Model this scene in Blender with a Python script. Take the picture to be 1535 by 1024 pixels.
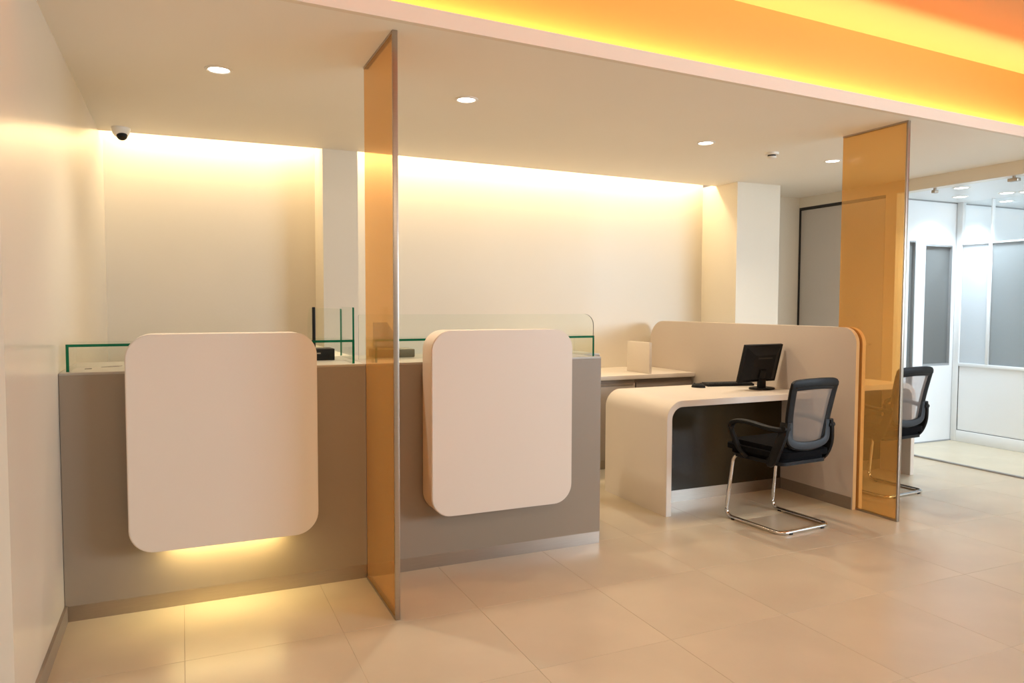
import bpy, bmesh, math, random
from mathutils import Vector, Matrix

# ------------------------------------------------------------------ scene, camera, light
S = bpy.context.scene
for o in list(bpy.data.objects): bpy.data.objects.remove(o, do_unlink=True)
C = S.collection
random.seed(4)

# camera: eye 1.40 m above the floor, world X along the counters, Y into the room
YAW, PITCH, ROLL, FPX = 0.421932, 0.049817, 0.002624, 1103.99
cyw, syw = math.cos(YAW), math.sin(YAW)
f_ = Vector((syw*math.cos(PITCH), cyw*math.cos(PITCH), -math.sin(PITCH)))
r_ = Vector((cyw, -syw, 0)); u_ = r_.cross(f_)
r2 = r_*math.cos(ROLL) + u_*math.sin(ROLL); u2 = -r_*math.sin(ROLL) + u_*math.cos(ROLL)
cd = bpy.data.cameras.new('camera'); cam = bpy.data.objects.new('camera', cd); C.objects.link(cam)
cd.sensor_width = 36.0; cd.lens = FPX/1535*36.0; cd.clip_start = 0.02
M_ = Matrix((r2, u2, -f_)).transposed().to_4x4(); M_.translation = (0, 0, 1.40)
cam.matrix_world = M_
S.camera = cam

S.view_settings.view_transform = 'Standard'; S.view_settings.look = 'None'
S.view_settings.exposure = 0.08; S.view_settings.gamma = 1.0
S.view_settings.use_curve_mapping = False
S.cycles.transparent_max_bounces = 24
S.cycles.max_bounces = 10
S.cycles.diffuse_bounces = 6

# interior ambience of the rest of the banking hall, open behind the camera
W = bpy.data.worlds.new('hall'); S.world = W; W.use_nodes = True
W.node_tree.nodes['Background'].inputs[0].default_value = (1.0, 0.79, 0.58, 1)
W.node_tree.nodes['Background'].inputs[1].default_value = 0.48

def area(name, loc, target, sx, sy, power, col, spread=math.pi):
    l = bpy.data.lights.new(name, 'AREA'); l.shape = 'RECTANGLE'; l.size = sx; l.size_y = sy
    l.energy = power; l.color = col; l.spread = spread
    o = bpy.data.objects.new(name, l); C.objects.link(o); o.location = loc
    d = Vector(target) - Vector(loc)
    z = -d.normalized(); x = Vector((1, 0, 0)); x = (x - z*x.dot(z)).normalized(); y = z.cross(x)
    m = Matrix((x, y, z)).transposed().to_4x4(); m.translation = loc; o.matrix_world = m
    return o

CEIL = 2.57
WARM = (1.0, 0.77, 0.46); LEDY = (1.0, 0.84, 0.40); COOL = (0.78, 0.90, 1.0); DOWN = (1.0, 0.87, 0.69)
BM, BC = 0.05429, 2.9666                      # front edge of the lowered ceiling: y = BC + BM*x
def by(x, off=0): return BC + BM*x + off

# assumed daylight, an unseen area light added behind and right of the camera
area('assumed_daylight', (7.6, -2.6, 2.12), (4.9, 4.5, 1.3), 3.4, 1.2, 380, (0.72, 0.86, 1.0))
# added fill light, unseen behind the camera, to brighten the front of the room
area('hall_fill_light', (1.6, -0.6, 3.0), (1.7, 0.2, 0), 2.4, 1.2, 54, (1.0, 0.86, 0.70))
# hidden cove strips washing the back wall
area('cove_light', (0.25, 5.95, 2.74), (0.25, 5.951, 2.0), 1.46, 0.02, 13, WARM)
area('cove_light', (3.04, 5.95, 2.74), (3.04, 5.951, 2.0), 3.56, 0.02, 32, WARM)
# hidden strip in the trough of the orange tray ceiling
_tx0, _tx1 = -1.5, 8.5
_tl = area('tray_light', (0, 0, 0), (0, 0, 1), math.hypot(_tx1-_tx0, BM*(_tx1-_tx0)), 0.014, 50, LEDY)
_tm = (_tx0+_tx1)/2
_tl.matrix_world = Matrix.Translation((_tm, by(_tm, 0.066), 2.591)) @ Matrix.Rotation(math.atan(BM), 4, 'Z') @ Matrix.Rotation(math.pi, 4, 'X')

# ------------------------------------------------------------------ materials
def nt(name):
    m = bpy.data.materials.new(name); m.use_nodes = True
    return m, m.node_tree.nodes, m.node_tree.links
def mat(name, col, rough=0.5, metal=0.0, spec=0.5, var=0.0, scale=6.0, bump=0.0, bscale=200.0, aniso=None, coat=0.0):
    m, N, L = nt(name); b = N['Principled BSDF']
    b.inputs['Base Color'].default_value = (*col, 1); b.inputs['Roughness'].default_value = rough
    b.inputs['Metallic'].default_value = metal; b.inputs['Specular IOR Level'].default_value = spec
    b.inputs['Coat Weight'].default_value = coat
    tc = N.new('ShaderNodeTexCoord')
    if var > 0:
        n = N.new('ShaderNodeTexNoise'); n.inputs['Scale'].default_value = scale; n.inputs['Detail'].default_value = 5
        mp = N.new('ShaderNodeMapping'); L.new(tc.outputs['Object'], mp.inputs[0])
        if aniso: mp.inputs['Scale'].default_value = aniso
        L.new(mp.outputs[0], n.inputs['Vector'])
        cr = N.new('ShaderNodeValToRGB'); cr.color_ramp.elements[0].position = .3; cr.color_ramp.elements[1].position = .7
        cr.color_ramp.elements[0].color = (*[c*(1-var) for c in col], 1)
        cr.color_ramp.elements[1].color = (*[min(1, c*(1+var)) for c in col], 1)
        L.new(n.outputs['Fac'], cr.inputs[0]); L.new(cr.outputs[0], b.inputs['Base Color'])
    if bump > 0:
        n2 = N.new('ShaderNodeTexNoise'); n2.inputs['Scale'].default_value = bscale
        L.new(tc.outputs['Object'], n2.inputs['Vector'])
        bp = N.new('ShaderNodeBump'); bp.inputs['Strength'].default_value = bump; bp.inputs['Distance'].default_value = .002
        L.new(n2.outputs['Fac'], bp.inputs['Height']); L.new(bp.outputs[0], b.inputs['Normal'])
    return m
def sheet(name, tint, rough=0.02, haze=0.0, hcol=(1, 1, 1), refl=1.0, ior=1.5):
    """a pane: tinted see-through with fresnel gloss and a little haze"""
    m, N, L = nt(name); N.remove(N['Principled BSDF']); out = N['Material Output']
    t = N.new('ShaderNodeBsdfTransparent'); t.inputs[0].default_value = (*tint, 1)
    base = t.outputs[0]
    if haze > 0:
        tr = N.new('ShaderNodeBsdfTranslucent'); tr.inputs[0].default_value = (*hcol, 1)
        df = N.new('ShaderNodeBsdfDiffuse'); df.inputs[0].default_value = (*hcol, 1)
        mm = N.new('ShaderNodeMixShader'); mm.inputs[0].default_value = .5; L.new(tr.outputs[0], mm.inputs[1]); L.new(df.outputs[0], mm.inputs[2])
        mx = N.new('ShaderNodeMixShader'); mx.inputs[0].default_value = haze; L.new(base, mx.inputs[1]); L.new(mm.outputs[0], mx.inputs[2]); base = mx.outputs[0]
    g = N.new('ShaderNodeBsdfGlossy'); g.inputs['Roughness'].default_value = rough
    fr = N.new('ShaderNodeFresnel'); fr.inputs[0].default_value = ior
    # same reflectance seen from either side of a face
    geo = N.new('ShaderNodeNewGeometry'); vt = N.new('ShaderNodeMapRange')
    lw = N.new('ShaderNodeLayerWeight'); lw.inputs[0].default_value = .5
    pw = N.new('ShaderNodeMath'); pw.operation = 'POWER'; L.new(lw.outputs['Facing'], pw.inputs[0]); pw.inputs[1].default_value = 4.0
    ml = N.new('ShaderNodeMath'); ml.operation = 'MULTIPLY_ADD'; L.new(pw.outputs[0], ml.inputs[0]); ml.inputs[1].default_value = .75*refl; ml.inputs[2].default_value = .035*refl
    N.remove(fr); N.remove(geo); N.remove(vt)
    mf = N.new('ShaderNodeMixShader'); L.new(ml.outputs[0], mf.inputs[0]); L.new(base, mf.inputs[1]); L.new(g.outputs[0], mf.inputs[2])
    L.new(mf.outputs[0], out.inputs[0])
    return m
def emit(name, col, strength):
    m, N, L = nt(name); N.remove(N['Principled BSDF'])
    e = N.new('ShaderNodeEmission'); e.inputs[0].default_value = (*col, 1); e.inputs[1].default_value = strength
    L.new(e.outputs[0], N['Material Output'].inputs[0]); return m

m_wall = mat('wall_paint', (.78, .72, .61), .36, spec=.5, var=.015, scale=1.5, bump=.04, bscale=90)
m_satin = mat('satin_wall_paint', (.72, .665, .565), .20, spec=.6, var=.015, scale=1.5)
m_ceil = mat('ceiling_paint', (.88, .84, .77), .7, var=.01, scale=1.2)
m_fascia = mat('fascia_paint', (.80, .72, .62), .6)
m_orange = mat('orange_paint', (.85, .35, .078), .6, var=.02, scale=1.0)
m_tray = mat('apricot_paint', (.72, .38, .155), .6, var=.02, scale=1.0)
m_tile = mat('floor_tile', (.56, .485, .36), .30, spec=.45, var=.06, scale=2.6, bump=.03, bscale=60)
m_joint = mat('tile_joint', (.46, .37, .27), .8)
m_base = mat('baseboard_bronze', (.25, .20, .15), .4)
m_counter = mat('taupe_laminate', (.28, .228, .172), .42, var=.02, scale=3)
m_ctop = mat('counter_top_grey', (.40, .36, .31), .35, var=.02, scale=4)
m_white = mat('white_solid_surface', (.72, .65, .57), .38, var=.008, scale=2)
m_steel = mat('brushed_steel', (.44, .385, .33), .33, metal=1.0, var=.05, scale=8, aniso=(1, 1, 60))
m_chrome = mat('chrome', (.72, .70, .68), .08, metal=1.0, var=.01)
m_black = mat('black_plastic', (.006, .006, .007), .5, spec=.22, var=.1, scale=20)
m_fabric = mat('black_fabric', (.005, .005, .006), .95, spec=.1, var=.2, scale=120, bump=.3, bscale=500)
m_slate = mat('slate_plastic', (.028, .034, .042), .5, spec=.3, var=.05)
m_gloss = mat('black_glass', (.036, .026, .014), .16, spec=.13, var=.05, scale=3)
m_part = mat('partition_laminate', (.56, .49, .43), .42, var=.012, scale=2)
m_edge = mat('maple_edge', (.76, .62, .47), .45, var=.05, scale=12, aniso=(6, 6, .6))
m_cab = mat('cabinet_taupe', (.40, .34, .28), .45, var=.015, scale=3)
m_cabd = mat('cabinet_dark', (.24, .20, .165), .45, var=.02, scale=3)
m_cool = mat('office_white', (.80, .82, .84), .35, var=.008, scale=2)
m_alu = mat('white_aluminium', (.82, .84, .86), .3, var=.01)
m_gdoor = mat('grey_door', (.63, .60, .57), .45, var=.015, scale=2)
m_dark = mat('dark_gap', (.02, .018, .016), .6, var=.05)
m_grey = mat('grey_plastic', (.22, .20, .175), .5, var=.03)
m_ivory = mat('ivory_plastic', (.80, .76, .70), .4, var=.01)
m_paper = mat('printed_card', (.30, .26, .24), .6, var=.3, scale=40)
m_seal = mat('grey_seal', (.30, .31, .32), .6)
m_amber = sheet('amber_glass', (.925, .70, .415), .12, .20, (.88, .56, .20), .6)
m_glass = sheet('clear_glass', (.965, .985, .968), .015, refl=.25)
m_glassx = sheet('shop_glass', (.97, .985, .985), .01, refl=.35)
m_grey_glass = sheet('grey_window_glass', (.60, .62, .63), .04, .42, (.52, .54, .54), .5)
m_frost = sheet('frosted_glass', (.55, .58, .60), .3, .75, (.88, .91, .94), .4)
m_gedge = sheet('green_glass_edge', (.02, .22, .13), .15, .5, (.005, .17, .095), .3)
m_mesh = sheet('chair_mesh', (.74, .72, .72), .5, .42, (.46, .43, .42), .1)
m_lamp = emit('lamp_diffuser', (1.0, .95, .88), 9.0)
m_lampc = emit('lamp_diffuser_cool', (.93, .97, 1.0), 9.0)

# ------------------------------------------------------------------ mesh helpers
def put(name, bm, m, parent=None, loc=None, smooth=False, mats=None):
    me = bpy.data.meshes.new(name); bmesh.ops.recalc_face_normals(bm, faces=bm.faces[:]); bm.to_mesh(me); bm.free()
    for x in (mats or [m]): me.materials.append(x)
    if smooth:
        for p in me.polygons: p.use_smooth = True
        try: me.set_sharp_from_angle(angle=math.radians(38))
        except Exception: pass
    o = bpy.data.objects.new(name, me); C.objects.link(o)
    if parent: o.parent = parent
    if loc: o.location = loc
    return o
def tag(o, label=None, cat=None, group=None, kind=None):
    if label: o['label'] = label
    if cat: o['category'] = cat
    if group: o['group'] = group
    if kind: o['kind'] = kind
    return o
def thing(name, loc, label, cat, group=None, rz=0):
    o = bpy.data.objects.new(name, None); C.objects.link(o); o.location = loc; o.rotation_euler = (0, 0, rz)
    o.empty_display_size = .1
    return tag(o, label, cat, group)
def bbm(x0, x1, y0, y1, z0, z1, bev=0, off=(0, 0, 0), seg=2):
    bm = bmesh.new()
    bmesh.ops.create_cube(bm, size=1, matrix=Matrix.Translation(((x0+x1)/2-off[0], (y0+y1)/2-off[1], (z0+z1)/2-off[2])) @ Matrix.Diagonal((x1-x0, y1-y0, z1-z0, 1)))
    if bev: bmesh.ops.bevel(bm, geom=bm.edges[:], offset=bev, segments=seg, affect='EDGES', profile=.5)
    return bm
def box(name, x, y, z, m, parent=None, bev=0, kind=None):
    off = parent.location if parent else (0, 0, 0)
    o = put(name, bbm(*x, *y, *z, bev, off), m, parent, smooth=bev > 0)
    if kind: o['kind'] = kind
    return o
def prism(pts, plane, a0, a1, off=(0, 0, 0), bev=0):
    """extrude a 2D outline; plane 'xz' extrudes along y, 'yz' along x, 'xy' along z"""
    bm = bmesh.new(); k = {'xz': lambda p, a: (p[0], a, p[1]), 'yz': lambda p, a: (a, p[0], p[1]), 'xy': lambda p, a: (p[0], p[1], a)}[plane]
    vs = [[bm.verts.new(Vector(k(p, a)) - Vector(off)) for p in pts] for a in (a0, a1)]
    n = len(pts); caps = [bm.faces.new(vs[0]), bm.faces.new(vs[1][::-1])]
    for i in range(n): bm.faces.new((vs[0][i], vs[1][i], vs[1][(i+1) % n], vs[0][(i+1) % n]))
    bmesh.ops.recalc_face_normals(bm, faces=bm.faces[:])
    if bev:
        e = list({e for c in caps for e in c.edges}); bmesh.ops.bevel(bm, geom=e, offset=bev, segments=2, affect='EDGES')
    return bm
def rrect(x0, x1, z0, z1, r, n=8):
    """rounded rectangle; r = (bottom-left, bottom-right, top-right, top-left)"""
    if not isinstance(r, tuple): r = (r,)*4
    P = []
    for (cx, cz, rr, a) in ((x0+r[0], z0+r[0], r[0], 180), (x1-r[1], z0+r[1], r[1], 270), (x1-r[2], z1-r[2], r[2], 0), (x0+r[3], z1-r[3], r[3], 90)):
        if rr <= 0: P.append((cx, cz)); continue
        for i in range(n+1):
            t = math.radians(a+90*i/n); P.append((cx+rr*math.cos(t), cz+rr*math.sin(t)))
    return P
def catmull(pts, n=8, closed=False):
    P = [Vector(p) for p in pts]; R = []; m = len(P)
    for i in range(m if closed else m-1):
        g = (lambda k: P[k % m]) if closed else (lambda k: P[max(0, min(m-1, k))])
        a, b, c, d = g(i-1), g(i), g(i+1), g(i+2)
        for j in range(n):
            t = j/n
            R.append(.5*((2*b)+(c-a)*t+(2*a-5*b+4*c-d)*t*t+(3*b-a-3*c+d)*t**3))
    if not closed: R.append(P[-1])
    return R
def fillet(pts, r, n=6):
    """polyline with rounded corners"""
    P = [Vector(p) for p in pts]; R = [P[0]]
    for i in range(1, len(P)-1):
        a, b, c = P[i-1], P[i], P[i+1]; d1 = (a-b).normalized(); d2 = (c-b).normalized()
        rr = min(r, (a-b).length*.49, (c-b).length*.49)
        p1, p2 = b+d1*rr, b+d2*rr
        for j in range(n+1):
            t = j/n; R.append(p1*(1-t)**2+b*2*t*(1-t)+p2*t*t)
    R.append(P[-1]); return R
def sweep(path, a, b=None, closed=False, n=10, up=(0, 0, 1), power=2.0):
    """tube of (super)elliptic section a x b along the path"""
    b = b or a; bm = bmesh.new(); m = len(path); rings = []; U = Vector(up)
    for i, p in enumerate(path):
        t = (path[(i+1) % m]-path[(i-1) % m]) if closed else (path[min(i+1, m-1)]-path[max(i-1, 0)])
        t.normalize(); s = t.cross(U)
        if s.length < 1e-3: s = t.cross(Vector((0, 1, 0)))
        s.normalize(); v = s.cross(t).normalized()
        ring = []
        for k in range(n):
            q = 2*math.pi*k/n; c_, s_ = math.cos(q), math.sin(q)
            ring.append(bm.verts.new(p + s*a*math.copysign(abs(c_)**(2/power), c_) + v*b*math.copysign(abs(s_)**(2/power), s_)))
        rings.append(ring)
    for i in range(m if closed else m-1):
        A, B = rings[i], rings[(i+1) % m]
        for k in range(n): bm.faces.new((A[k], A[(k+1) % n], B[(k+1) % n], B[k]))
    if not closed: bm.faces.new(rings[0][::-1]); bm.faces.new(rings[-1])
    return bm
def lathe(prof, n=32):
    """(r, z) profile spun about z"""
    bm = bmesh.new(); R = []
    for r, z in prof:
        R.append([bm.verts.new((r*math.cos(2*math.pi*k/n), r*math.sin(2*math.pi*k/n), z)) for k in range(n)] if r > 1e-6 else [bm.verts.new((0, 0, z))])
    for A, B in zip(R, R[1:]):
        for k in range(n):
            q = [A[k % len(A)], A[(k+1) % len(A)], B[(k+1) % len(B)], B[k % len(B)]]
            q = list(dict.fromkeys(q))
            if len(q) > 2: bm.faces.new(q)
    return bm
def copy_tree(o, parent=None):
    c = o.copy(); C.objects.link(c); c.parent = parent
    for ch in list(o.children): copy_tree(ch, c)
    return c
def pane(name, bm, parent, big, edge, axis):
    """glass: faces square to the axis get the see-through material, the narrow ones the green edge"""
    o = put(name, bm, big, parent, mats=[big, edge])
    for p in o.data.polygons: p.material_index = 0 if (abs(p.normal[axis]) > .9 or (edge is m_gedge and p.normal[1] > -.5)) else 1
    return o

# ------------------------------------------------------------------ floor with its tiles
T, TX, TY = .62, -.012, 1.86
fl = box('floor', (-1.9, 9.7), (-2.6, 6.4), (-.12, -.0015), m_joint, kind='structure')
tm = None
for i in range(-3, 16):
    for j in range(-7, 8):
        x, y = TX+i*T, TY+j*T
        if x > 9.1 or y > 6.2 or (x < -.9 and y > 2.6): continue
        if tm is None:
            o = put('tile', bbm(.0007, T-.0007, .0007, T-.0007, -.02, 0, .0005, seg=1), m_tile); tm = o.data
        else:
            o = bpy.data.objects.new('tile', tm); C.objects.link(o)
        o.parent = fl; o.location = (x, y, 0)

# ------------------------------------------------------------------ walls
XL, YB, YS, XR = -.49, 6.06, 5.70, 6.17
wl = box('wall_left', (-.75, XL), (2.655, 6.2), (0, 2.95), m_satin, kind='structure')
box('wall_left_front', (-.95, -.56), (-1.8, 2.655), (0, 2.95), m_wall, kind='structure')
box('baseboard_left', (XL, XL+.012), (2.655, 3.688), (0, .075), m_base, kind='structure')
wb = box('wall_back', (XL, 4.83), (YB, YB+.2), (0, 2.95), m_wall, kind='structure')
box('wall_pillar', (.99, 1.255), (YS, YB), (0, 2.95), m_wall, kind='structure')
box('wall_column', (4.83, 5.36), (5.55, YB+.2), (0, CEIL), m_wall, kind='structure')
box('wall_alcove', (5.36, XR), (6.10, 6.26), (0, CEIL), m_wall, kind='structure')
# right wall: header, grey door, then frameless glass
HZ = 2.46
box('wall_right', (XR, XR+.12), (-1.8, 6.26), (HZ, 2.62), m_wall, kind='structure')
box('wall_right_jamb', (XR, XR+.10), (4.90, 5.02), (0, HZ), m_wall, kind='structure')
d1 = thing('door_1', (XR, 5.58, 0), None, None); d1['kind'] = 'structure'
box('door_frame', (XR-.002, XR+.11), (5.02, 6.098), (2.435, HZ), m_dark, d1)
box('door_frame', (XR-.002, XR+.11), (6.082, 6.098), (0, 2.435), m_dark, d1)
lf = box('door_leaf', (XR+.008, XR+.05), (5.03, 6.08), (.008, 2.43), m_gdoor, d1, .002)
put('door_handle', sweep(fillet([(0, 5.14-5.58, 1.02), (-.05, 5.14-5.58, 1.02), (-.05, 5.27-5.58, 1.02)], .02), .009), m_chrome, lf, smooth=True)
w1 = thing('window_1', (XR+.05, 3.0, 0), None, None); w1['kind'] = 'structure'
for (y0, y1) in ((2.62, 4.895), (1.30, 2.615), (-1.8, 1.295)):
    pane('glass_pane', bbm(XR+.04, XR+.052, y0, y1, .012, HZ-.004, 0, w1.location), w1, m_glassx, m_glassx, 0)
for yc, hwid in ((4.55, .018), (3.857, .04)):
    cl = box('glass_clamp', (XR+.022, XR+.07), (yc-hwid, yc+hwid), (HZ-.045, HZ-.018), m_steel, w1, .004)
    box('clamp_stem', (XR+.036, XR+.056), (yc-.008, yc+.008), (HZ-.018, HZ), m_steel, w1)
box('floor_channel', (XR+.030, XR+.062), (-1.8, 4.90), (0, .012), m_seal, w1)

# ------------------------------------------------------------------ lowered ceiling, cove slot, orange tray
xa, xb = -.56, XR
cb = prism([(xa, by(xa, .03)), (xb, by(xb, .03)), (xb, 6.2), (4.83, 6.2), (4.83, 5.86), (1.255, YS), (xa, YS+.04)], 'xy', CEIL, CEIL+.014)
put('ceiling', cb, m_ceil)['kind'] = 'structure'
box('ceiling_cove', (xa, 4.83), (YS-.02, YS), (CEIL+.014, 2.95), m_ceil, kind='structure')
box('ceiling_cove_top', (xa, 4.83), (YS-.02, YB+.2), (2.95, 2.97), m_ceil, kind='structure')
xa, xb = -2.0, 9.4
def strip(o0, o1): return [(xa, by(xa, o0)), (xb, by(xb, o0)), (xb, by(xb, o1)), (xa, by(xa, o1))]
put('trim_1', prism(strip(0, .03), 'xy', CEIL, 2.642), m_fascia)['kind'] = 'structure'
put('wall_tray', prism(strip(.09, .12), 'xy', CEIL+.014, 3.09), m_orange)['kind'] = 'structure'
put('ceiling_tray', prism([(xa, -2.6), (xb, -2.6), (xb, by(xb, .09)), (xa, by(xa, .09))], 'xy', 3.04, 3.09), m_tray)['kind'] = 'structure'

# ------------------------------------------------------------------ office behind the glass
OY, OX = 5.10, 7.31
box('ceiling_office', (XR+.12, 9.6), (-1.8, OY+.1), (HZ, HZ+.05), m_cool, kind='structure')
box('wall_office_side', (9.5, 9.6), (-1.8, OY), (0, HZ), m_cool, kind='structure')
wo = thing('wall_office_back', (7.5, OY, 0), None, None); wo['kind'] = 'structure'
def wop(n, x, z, m=m_cool, y=(OY, OY+.08)): return box(n, x, y, z, m, wo)
wop('wall_panel', (XR+.10, 6.62), (0, HZ)); wop('wall_panel', (6.72, 6.86), (0, HZ)); wop('wall_panel', (7.27, 9.6), (0, HZ))
wop('wall_panel', (6.86, 7.27), (0, .785)); wop('wall_panel', (6.86, 7.27), (2.02, HZ)); wop('wall_panel', (6.62, 6.72), (2.05, HZ)); wop('wall_panel', (6.62, 6.72), (0, .10))
box('shadow_gap', (XR+.12, 9.5), (OY-.004, OY), (HZ-.012, HZ), m_seal, wo)
box('skirting', (XR+.12, OX), (OY-.010, OY), (0, .012), m_seal, wo)
for n, (x0, x1, z0, z1) in enumerate(((6.86, 7.27, .785, 2.02), (6.62, 6.72, .10, 2.05))):
    w = thing('window_%d' % (n+2), ((x0+x1)/2, OY, z0), None, None); w['kind'] = 'structure'
    box('window_pane', (x0, x1), (OY+.03, OY+.036), (z0, z1), m_grey_glass, w)
    for (a, b, c, d) in ((x0, x0+.008, z0, z1), (x1-.008, x1, z0, z1), (x0+.008, x1-.008, z0, z0+.02), (x0+.008, x1-.008, z1-.015, z1)):
        box('window_frame', (a, b), (OY+.004, OY+.06), (c, d), m_seal, w)
# dim room beyond those windows
box('wall_beyond', (6.3, 9.6), (6.0, 6.1), (0, HZ), m_gdoor, kind='structure')
# aluminium partition running towards the camera
wp = thing('window_4', (OX, 4.2, 0), None, None); wp['kind'] = 'structure'
def pb(n, y, z, m=m_alu, x=(OX, OX+.05), bev=.003): return box(n, x, y, z, m, wp, bev)
pb('post', (5.035, 5.095), (0, HZ)); 
YW = 3.0
pb('rail', (YW, 5.035), (0, .116)); pb('rail', (YW, 5.035), (.782, .815)); pb('rail', (YW, 5.035), (2.02, 2.035)); 
for y0 in (4.730, 4.02): pb('post', (y0, y0+.03), (.815, 2.02))
pb('post', (4.30-.9, 4.34-.9), (.116, .782))
ps = box('lower_panel', (OX+.012, OX+.03), (3.44, 5.035), (.116, .782), m_cool, wp, 0)
box('panel_seal', (OX+.008, OX+.013), (3.44, 5.035), (.116, .121), m_dark, ps.parent)
box('panel_seal', (OX+.008, OX+.013), (5.030, 5.035), (.116, .782), m_dark, ps.parent)
pb('frosted_pane', (4.76, 5.035), (.815, 2.02), m_frost, (OX+.02, OX+.03), 0)
pb('window_pane', (4.05, 4.73), (.815, 2.02), m_grey_glass, (OX+.02, OX+.028), 0)
pb('window_pane', (3.0, 4.02), (.815, 2.02), m_grey_glass, (OX+.02, OX+.028), 0)
pb('transom_pane', (YW, 5.035), (2.035, HZ), m_glassx, (OX+.02, OX+.028), 0)
pb('transom_mullion', (4.735, 4.745), (2.035, HZ))

# ------------------------------------------------------------------ lamps, detector, camera on the ceiling
def downlight(x, y, z, label, r=.050, power=52, col=DOWN, lm=None, group='recessed ceiling downlights'):
    t = thing('downlight', (x, y, z), label, 'downlight', group)
    put('trim_ring', lathe([(r, .004), (r, -.004), (r+.006, -.007), (r+.016, -.004), (r+.018, 0), (r+.018, .004)], 40), m_ivory, t, smooth=True)
    put('diffuser', lathe([(0, -.002), (r, -.002), (r, .002), (0, .002)], 40), lm or m_lamp, t)
    l = bpy.data.lights.new('downlight_beam', 'SPOT'); l.energy = power; l.color = col; l.spot_size = math.radians(125); l.spot_blend = .9; l.shadow_soft_size = r
    o = bpy.data.objects.new('downlight_beam', l); C.objects.link(o); o.location = (0, 0, -.03); o.parent = t
downlight(.193, 4.012, CEIL, 'recessed round downlight in the ceiling over the counter beside the left wall')
downlight(1.506, 4.0, CEIL, 'recessed round downlight over the counter between the amber screen and the desk')
downlight(3.47, 4.33, CEIL, 'recessed round downlight in the ceiling above the white desk with the monitor')
downlight(4.826, 4.432, CEIL, 'recessed round downlight in the ceiling just past the smoke detector, beside the far amber screen')
for (x, y, p, w) in ((6.40, 4.43, 45, 'just behind the glass wall'), (7.07, 4.45, 45, 'close beside the aluminium partition'), (7.16, 4.32, 30, 'close beside the aluminium partition'), (6.92, 4.80, 60, 'washing the wall over the narrow window'), (7.62, 4.80, 60, 'washing the wall past the corner post')):
    downlight(x, y, HZ, 'cool white downlight in the glazed office ceiling, '+w, .055, p, COOL, m_lampc, 'office downlights behind the glass')
t = thing('smoke_detector', (4.154, 4.398, CEIL), 'small round white smoke detector on the ceiling between two downlights', 'smoke detector')
put('base', lathe([(0, 0), (.052, 0), (.052, -.012), (.048, -.018), (0, -.018)], 32), m_ivory, t, smooth=True)
put('sensor_ring', lathe([(0, -.018), (.030, -.018), (.030, -.030), (0, -.030)], 32), m_dark, t)
put('sensing_head', lathe([(0, -.030), (.036, -.030), (.032, -.042), (.020, -.048), (0, -.048)], 32), m_ivory, t, smooth=True)
t = thing('security_camera', (-.345, 5.60, CEIL), 'small white dome security camera with black eyeball on the ceiling near the left wall', 'security camera')
put('housing', lathe([(0, 0), (.058, 0), (.058, -.012), (.050, -.040), (.036, -.058), (0, -.058)], 32), m_ivory, t, smooth=True)
eb = bmesh.new(); bmesh.ops.create_uvsphere(eb, u_segments=24, v_segments=16, radius=.034, matrix=Matrix.Translation((.006, -.016, -.052)))
ey = put('eyeball', eb, m_black, t, smooth=True)
put('lens', lathe([(0, 0), (.011, 0), (.011, .005), (.008, .005), (.006, .003), (0, .003)], 20), m_gloss, ey).matrix_local = Matrix.Translation((.012, -.044, -.070)) @ Vector((.2, -.8, -.5)).to_track_quat('Z', 'Y').to_matrix().to_4x4()

# ------------------------------------------------------------------ teller counters
YF, HC, XM, XE = 3.69, 1.10, .846, 2.225
def counter(x0, x1, px0, px1, depth, label, wing=None):
    t = thing('teller_counter', ((x0+x1)/2, YF, 0), label, 'counter')
    box('body', (x0, x1), (YF, YF+depth), (.07, HC-.012), m_counter, t)
    box('countertop', (x0, x1), (YF, YF+depth), (HC-.012, HC), m_ctop, t, .0015)
    box('kick_plate', (x0, x1), (YF+.002, YF+depth-.04), (0, .07), m_steel, t)
    if wing:
        box('return_body', (x1, wing), (YF+.24, YF+depth), (0, HC-.012), m_counter, t)
        box('return_top', (x1, wing), (YF+.24, YF+depth), (HC-.012, HC), m_ctop, t, .0015)
    fp = put('front_panel', prism(rrect(px0, px1, .315, 1.268, .105, 10), 'xz', YF-.165, YF-.012, t.location, .004), m_white, t, smooth=True)
    fp['label'] = 'white rounded panel standing proud of the counter front'
    box('panel_mount', (px0+.12, px1-.12), (YF-.012, YF), (.45, 1.05), m_dark, t)
    return t
counter(XL+.002, XM-.001, -.225, .578, .62, 'taupe teller counter beside the left wall, with lit glow under its white rounded panel')
counter(XM+.001, XE, 1.140, 1.945, .62, 'taupe teller counter between amber screen and desk, no glow under its white rounded panel', 2.36)
area('panel_underglow', (.176, YF-.055, .306), (.176, YF-.035, 0), .50, .03, 2.7, (1.0, .78, .34))

def glass_case(x0, x1, y0, y1, label):
    t = thing('glass_counter_case', ((x0+x1)/2, y0, HC), label, 'glass case'); h, g = HC+.121, .012
    pane('top_pane', bbm(x0, x1, y0, y1, h-g, h, 0, t.location), t, m_glass, m_gedge, 2)
    pane('side_pane', bbm(x0, x0+g, y0, y1, HC, h-g, 0, t.location), t, m_glass, m_gedge, 0)
    pane('side_pane', bbm(x1-g, x1, y0, y1, HC, h-g, 0, t.location), t, m_glass, m_gedge, 0)
    pane('back_pane', bbm(x0+g, x1-g, y1-g, y1, HC, h-g, 0, t.location), t, m_glass, m_gedge, 1)
    return t
glass_case(-.465, .800, 3.735, 3.985, 'low green-edged glass case on the counter beside the left wall')
glass_case(.905, 2.205, 3.735, 3.96, 'low green-edged glass case on the counter between amber screen and desk')

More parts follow.
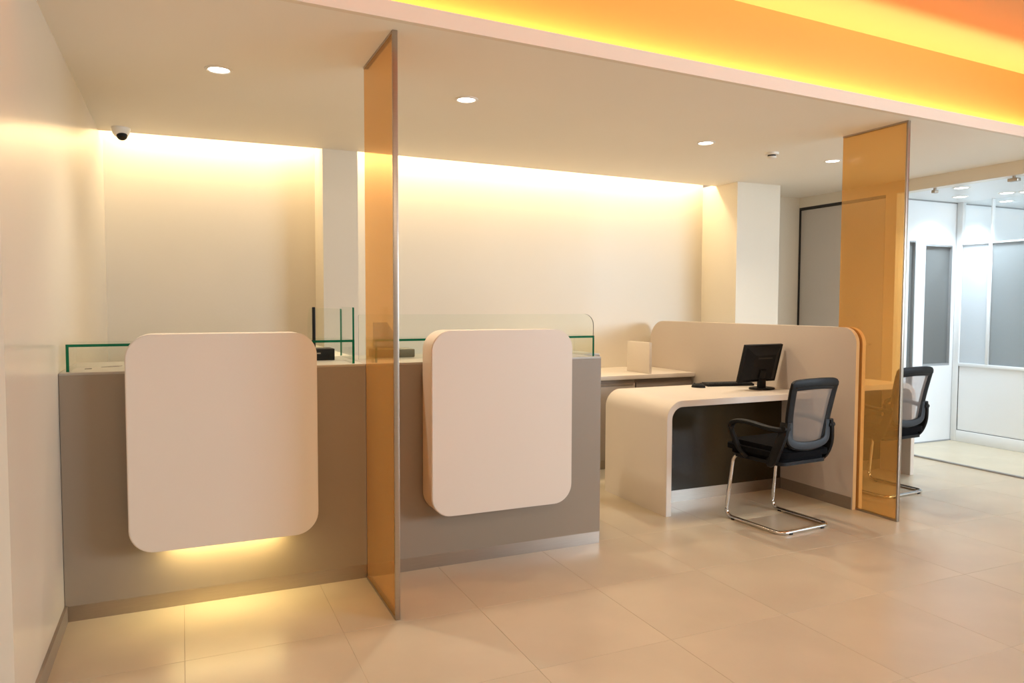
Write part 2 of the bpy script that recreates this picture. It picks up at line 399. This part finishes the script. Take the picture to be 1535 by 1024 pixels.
# upright glass behind the counters
t = thing('glass_screen', (1.6, 3.985, HC), 'tall clear glass screen with rounded upper corners behind the low glass case near the desk', 'glass screen')
pane('glass_sheet', prism(rrect(.875, 2.345, HC, 1.345, (0, 0, .07, .01)), 'xz', 3.98, 3.99, t.location), t, m_glass, m_seal, 1)
t = thing('divider_wall', (.85, 4.9, 0), 'low taupe wall with white cap running back between the two teller counters', 'divider wall')
box('wall_body', (.79, .89), (4.312, 5.62), (0, HC-.025), m_cab, t)
box('wall_cap', (.775, .905), (4.312, 5.62), (HC-.025, HC), m_white, t, .003)
t = thing('glass_divider', (.85, 4.7, HC), 'tall clear glass sheet standing on the low wall between the counters, far corner rounded', 'glass divider')
pane('glass_sheet', prism(rrect(4.34, 5.56, HC, 1.375, (0, 0, .14, .01)), 'yz', .846, .856, t.location), t, m_glass, m_gedge, 0)
pane('glass_sheet', prism(rrect(4.00, 4.335, HC, 1.385, (0, 0, .01, .01)), 'yz', .846, .856, t.location), t, m_glass, m_gedge, 0)

# ------------------------------------------------------------------ amber glass screens
def amber(x, y0, y1, label):
    t = thing('amber_screen', (x, (y0+y1)/2, 0), label, 'glass screen'); g = .009
    box('pane', (x-g, x+g), (y0+.012, y1), (.012, CEIL-.010), m_amber, t)
    box('edge_trim', (x-g-.0025, x+g+.0025), (y0, y0+.012), (0, CEIL), m_steel, t, .0015)['label'] = 'brushed steel edge strip'
    box('floor_channel', (x-g-.003, x+g+.003), (y0+.012, y1), (0, .012), m_steel, t)
    box('ceiling_channel', (x-g-.003, x+g+.003), (y0+.012, y1), (CEIL-.010, CEIL), m_steel, t)
amber(.853, 3.128, 3.675, 'tall floor-to-ceiling amber glass screen between the two teller counters')
amber(4.216, 3.272, 3.775, 'tall floor-to-ceiling amber glass screen at the end of the desk partition')

# ------------------------------------------------------------------ desk partitions and desks
def partition(x0, x1, y0, y1, ztop, label, face):
    t = thing('desk_partition', ((x0+x1)/2, y0, 0), label, 'partition')
    P = rrect(y0, y1, .0, ztop, (0, 0, .20, .11), 12)
    o = put('board', prism(P, 'yz', x0, x1, t.location), m_part, t, mats=[m_part, m_edge])
    for p in o.data.polygons: p.material_index = 0 if abs(p.normal[0]) > .9 else 1
    s = -.003 if face < 0 else .003
    xs = sorted((x0 if face < 0 else x1, (x0 if face < 0 else x1)+s))
    box('kick_strip', xs, (y0+.012, y1-.02), (0, .085), m_base, t)
partition(4.172, 4.202, 3.592, 6.0, 1.25, 'greige desk partition with rounded top, wall side of the desk with the monitor', -1)
partition(4.230, 4.262, 3.592, 6.0, 1.25, 'greige desk partition with rounded top, behind the amber screen on the far desk side', 1)

def desk(x0, x1, y0, y1, h, leg, label):
    """waterfall desk: one slab leg on side leg, the other end against the partition"""
    t = thing('desk', ((x0+x1)/2, y0, 0), label, 'desk'); th, R = .042, .125
    s = 1 if leg < 0 else -1; xo = x0 if leg < 0 else x1; xi = x1 if leg < 0 else x0
    P = [(xo, 0)]
    for i in range(11):
        a = math.radians(90*i/10); P.append((xo+s*R*(1-math.cos(a)), h-R+R*math.sin(a)))
    P += [(xi, h), (xi, h-th)]
    r = R-th
    for i in range(11):
        a = math.radians(90-90*i/10); P.append((xo+s*(th+r*(1-math.cos(a))), h-th-r+r*math.sin(a)))
    P.append((xo+s*th, 0))
    put('waterfall_top', prism(P, 'xz', y0, y1, t.location, .002), m_white, t, smooth=True)
    a, b = sorted((xo+s*th, xi)); ym = y0+.29
    box('modesty_panel', (a, b), (ym, ym+.018), (.082, h-th), m_gloss, t)['label'] = 'glossy black modesty panel'
    box('kick_plate', (a, b), (ym-.002, ym+.018), (0, .082), m_steel, t)
    return t
DH = .768
desk(2.898, 4.166, 3.965, 4.735, DH, -1, 'white waterfall desk carrying the monitor, keyboard and mouse')
desk(4.268, 5.515, 4.15, 4.90, DH, 1, 'white waterfall desk behind the far amber screen, with nothing on it')

# ------------------------------------------------------------------ cabinet and worktop along the back
box_t = thing('low_cabinet', (2.95, 5.32, 0), 'taupe low cabinet under the white worktop, beside the teller counter', 'cabinet')
box('body', (2.40, 3.555), (5.34, 6.055), (.08, .765), m_cab, box_t); box('plinth', (2.40, 3.555), (5.36, 6.0), (0, .08), m_steel, box_t)
for (a, b) in ((2.404, 2.976), (2.98, 3.551)):
    d = box('door', (a, b), (5.322, 5.34), (.085, .735), m_cab, box_t, .0015)
    box('finger_pull', (a+.02, b-.02), (5.318, 5.3225), (.715, .730), m_base, d.parent)
t = thing('drawer_cabinet', (3.86, 5.32, 0), 'darker taupe drawer cabinet under the white worktop, against the desk partition', 'cabinet')
box('body', (3.559, 4.165), (5.345, 6.055), (.08, .765), m_cabd, t); box('plinth', (3.559, 4.165), (5.36, 6.0), (0, .08), m_steel, t)
for k in range(3):
    d = box('drawer_front', (3.565, 4.160), (5.327, 5.345), (.085+k*.218, .298+k*.218), m_cabd, t, .0015)
wt = box('worktop', (2.40, 4.168), (5.30, 6.058), (.766, .802), m_white, None, .002)
tag(wt, 'white worktop on the low cabinets along the lit back wall', 'worktop')
lp = box('side_upstand', (3.700, 3.725), (5.33, 5.68), (.803, 1.075), m_white, None, .002)
tag(lp, 'low white upright board standing on the worktop near the rounded partition', 'upright board')

# ------------------------------------------------------------------ things on the desk
def fin(o, rot):
    o.rotation_euler = rot; return o
t = mon = thing('monitor', (4.0, 4.29, DH), 'black flat monitor on the white desk, its back turned to the chair', 'monitor', rz=math.radians(3))
put('stand_base', prism([(.105*math.cos(a), .085*math.sin(a)) for a in [2*math.pi*k/36 for k in range(36)]], 'xy', 0, .012, bev=.004), m_black, t, smooth=True)
put('stand_neck', bbm(-.032, .032, -.012, .022, .010, .17, .006), m_black, t, smooth=True)
L = Matrix.Translation((-.045, .01, .055)) @ Matrix.Rotation(math.radians(15), 4, 'X')
bz = put('screen_housing', bbm(-.190, .190, 0, .022, 0, .295, .004), m_black, t, smooth=True); bz.matrix_local = L
bk = prism(rrect(-.15, .15, .03, .25, .012), 'xz', -.001, 0); 
bm = bmesh.new()   # bulged back: frustum
lo = [bm.verts.new(v) for v in ((-.172, .001, .018), (.172, .001, .018), (.172, .001, .278), (-.172, .001, .278))]
hi = [bm.verts.new(v) for v in ((-.105, -.034, .035), (.105, -.034, .035), (.105, -.034, .225), (-.105, -.034, .225))]
bm.faces.new(hi); bm.faces.new(lo[::-1])
for k in range(4): bm.faces.new((lo[k], lo[(k+1) % 4], hi[(k+1) % 4], hi[k]))
bk.free(); put('back_cover', bm, m_black, bz)
put('screen', bbm(-.178, .178, .0215, .0235, .02, .283), m_gloss, bz)
put('vent', bbm(-.07, .07, -.0355, -.034, .195, .205), m_dark, bz)
put('hinge', bbm(-.03, .03, -.045, -.030, .04, .11, .004), m_black, bz, smooth=True)
t = thing('keyboard', (3.93, 4.60, DH), 'black keyboard lying on the desk behind the monitor', 'keyboard', rz=math.radians(-12))
put('case', bbm(-.20, .20, -.07, .07, 0, .018, .005), m_black, t, smooth=True)
bm = bmesh.new()
for rr in range(5):
    for cc in range(17):
        bmesh.ops.create_cube(bm, size=1, matrix=Matrix.Translation((-.181+cc*.0226, -.05+rr*.0225, .021)) @ Matrix.Diagonal((.018, .018, .007, 1)))
put('keys', bm, m_slate, t)['kind'] = 'stuff'
t = thing('computer_mouse', (3.62, 4.56, DH), 'black computer mouse on the white desk left of the keyboard', 'mouse', rz=math.radians(35))
bm = bmesh.new(); bmesh.ops.create_uvsphere(bm, u_segments=20, v_segments=14, radius=1, matrix=Matrix.Translation((0, 0, .004)) @ Matrix.Diagonal((.032, .055, .030, 1)))
bmesh.ops.bisect_plane(bm, geom=bm.verts[:]+bm.edges[:]+bm.faces[:], plane_co=(0, 0, 0), plane_no=(0, 0, 1), clear_inner=True)
bmesh.ops.contextual_create(bm, geom=[e for e in bm.edges if e.is_boundary])
put('shell', bm, m_black, t, smooth=True)
put('scroll_wheel', sweep([Vector((-.003, .030, .027)), Vector((.003, .030, .027))], .008, n=14), m_slate, t)
put('cable', sweep(catmull([(.045, .03, .10), (.10, .07, .05), (.125, .09, .008), (.135, .12, .007), (.15, .15, .007)], 8), .004, n=8), m_ivory, mon, smooth=True)['label'] = 'thin pale cable'

# ------------------------------------------------------------------ things on and behind the counters
t = thing('counter_terminal', (.69, 4.05, HC), 'black box with a tall thin black upright, on the counter beside the left wall', 'terminal')
box('case', (.56, .75), (4.0, 4.14), (HC, HC+.062), m_black, t, .003)
box('front_badge', (.655, .675), (3.998, 4.0), (HC+.035, HC+.042), m_steel, t)
box('upright', (.640, .655), (4.03, 4.052), (HC+.060, 1.385), m_black, t, .003)
c1 = box('counter_device', (.98, 1.215), (4.06, 4.20), (HC, HC+.048), m_grey, None, .006)
tag(c1, 'low grey box on the counter, just behind the amber screen', 'device')
t = thing('counter_display', (1.13, 4.245, HC), 'grey counter display behind the amber screen, seen only at its slanted edge', 'display')
put('display_panel', prism([(1.02, HC+.0), (1.155, HC+.0), (1.155, HC+.11), (1.10, HC+.195), (1.02, HC+.195)], 'xz', 4.235, 4.26, t.location, .003), m_grey, t)
cd1 = put('business_card', bbm(-.03, .03, -.02, .02, 0, .0015), m_dark, None, (-.395, 3.88, HC)); cd1.scale = (.45, .6, 1)
tag(cd1, 'tiny dark tag lying inside the low glass case by the left wall', 'tag')
cd2 = put('leaflet', prism([(-.04, -.03), (.035, -.03), (.045, .02), (.02, .05)], 'xy', 0, .002), m_paper, None, (-.31, 3.99, HC))
tag(cd2, 'small printed leaflet lying in the low glass case by the left wall', 'leaflet')

# ------------------------------------------------------------------ visitor chairs
def by_(z):                      # side profile of the backrest
    k = max(0, (z-.47)/.46); return -.205-.020*k-.055*k**2.2
def hw(z):                       # half width of the back at height z
    k = max(0, min(1, (z-.47)/.46)); return .178+.032*k
def chair(loc, rz, label, cat='chair'):
    WB = .86
    t = thing('visitor_chair', loc, label, cat, None, rz)
    r = .0125
    put('sled_base', sweep(fillet([(-.20, -.12, .432), (-.20, .185, .432), (-.215, .232, r), (-.215, -.232, r), (.215, -.232, r), (.215, .232, r), (.20, .185, .432), (.20, -.12, .432)], .06, 7), r, n=12), m_chrome, t, smooth=True)
    for (x, y) in ((-.215, .16), (.215, .16), (-.14, -.232), (.14, -.232)):
        put('glide', bbm(x-.014, x+.014, y-.014, y+.014, 0, .010, .003), m_black, t)
    P = rrect(-.235, .235, -.235, .235, (.09, .09, .05, .05), 8)
    sb = prism(P, 'xy', .440, .532)
    bmesh.ops.bevel(sb, geom=[e for f in sb.faces if abs(f.normal.z) > .9 for e in f.edges], offset=.030, segments=4, affect='EDGES')
    put('seat', sb, m_fabric, t, smooth=True)
    put('seat_pan', prism(rrect(-.215, .215, -.215, .2, .06), 'xy', .420, .442), m_black, t)
    # back frame, mesh, lower bezel
    Q = []
    for (x, z) in ((-.140, .545), (-.172, .578), (-.187, .66), (-.197, .74), (-.206, .86), (-.207, .905), (-.190, .928), (0, .936), (.190, .928), (.207, .905), (.206, .86), (.197, .74), (.187, .66), (.172, .578), (.140, .545), (0, .530)):
        Q.append((x*WB, by_(z)-.022*(1-(x/.21)**2), z))
    put('back_frame', sweep(catmull(Q, 5, True), .027, .014, True, 10, (0, 1, 0), 3.0), m_black, t, smooth=True)
    bm = bmesh.new(); nx, nz = 12, 16; G = []
    for j in range(nz+1):
        z = .54+.39*j/nz; w = (.150 + .035*min(1, (z-.54)/.06)) if z < .60 else (.185+.021*(z-.60)/.33); w *= WB
        G.append([bm.verts.new((w*(2*i/nx-1), by_(z)-.022*(1-(w*(2*i/nx-1)/.21)**2), z)) for i in range(nx+1)])
    for j in range(nz):
        for i in range(nx): bm.faces.new((G[j][i], G[j][i+1], G[j+1][i+1], G[j+1][i]))
    put('back_mesh', bm, m_mesh, t, smooth=True)['label'] = 'grey see-through mesh'
    U = [(x*WB, y, z) for (x, y, z) in ((-.200, -.236, .69), (-.196, -.234, .62), (-.180, -.236, .572), (-.12, -.240, .548), (0, -.246, .540), (.12, -.240, .548), (.180, -.236, .572), (.196, -.234, .62), (.200, -.236, .69))]
    put('lower_bezel', sweep(catmull(U, 6), .025, .011, False, 10, (0, 1, 0), 3.0), m_slate, t, smooth=True)
    # top rail is deeper
    put('top_rail', sweep(catmull([(x*WB, by_(.915)+y, z) for (x, y, z) in ((-.2, .004, .908), (-.1, -.012, .914), (0, -.016, .916), (.1, -.012, .914), (.2, .004, .908))], 5), .024, .012, False, 10, (0, 1, 0), 3.0), m_black, t, smooth=True)
    for s in (-1, 1):
        put('back_bracket', sweep(catmull([(s*.190, -.225, .69), (s*.205, -.222, .62), (s*.226, -.20, .53), (s*.222, -.16, .45), (s*.19, -.10, .43)], 6), .034, .017, False, 10, (1, 0, 0), 3.0), m_black, t, smooth=True)
        kn = put('knob', sweep([Vector((s*.175, -.238, .655)), Vector((s*.222, -.238, .655))], .016, n=16), m_black, t, smooth=True)
        put('armrest', sweep(catmull([(s*.195, -.225, .640), (s*.252, -.15, .652), (s*.270, -.03, .668), (s*.276, .07, .668), (s*.276, .125, .648), (s*.272, .138, .610), (s*.260, .118, .55), (s*.246, .085, .48), (s*.215, .06, .437)], 7), .023, .015, False, 12, (0, 0, 1), 2.6), m_black, t, smooth=True)
    return t
chair((3.500, 3.60, 0), math.radians(4), 'black mesh-back cantilever visitor chair at the desk with the monitor')
chair((4.835, 3.94, 0), math.radians(4), 'black mesh-back cantilever visitor chair partly behind the far amber screen')
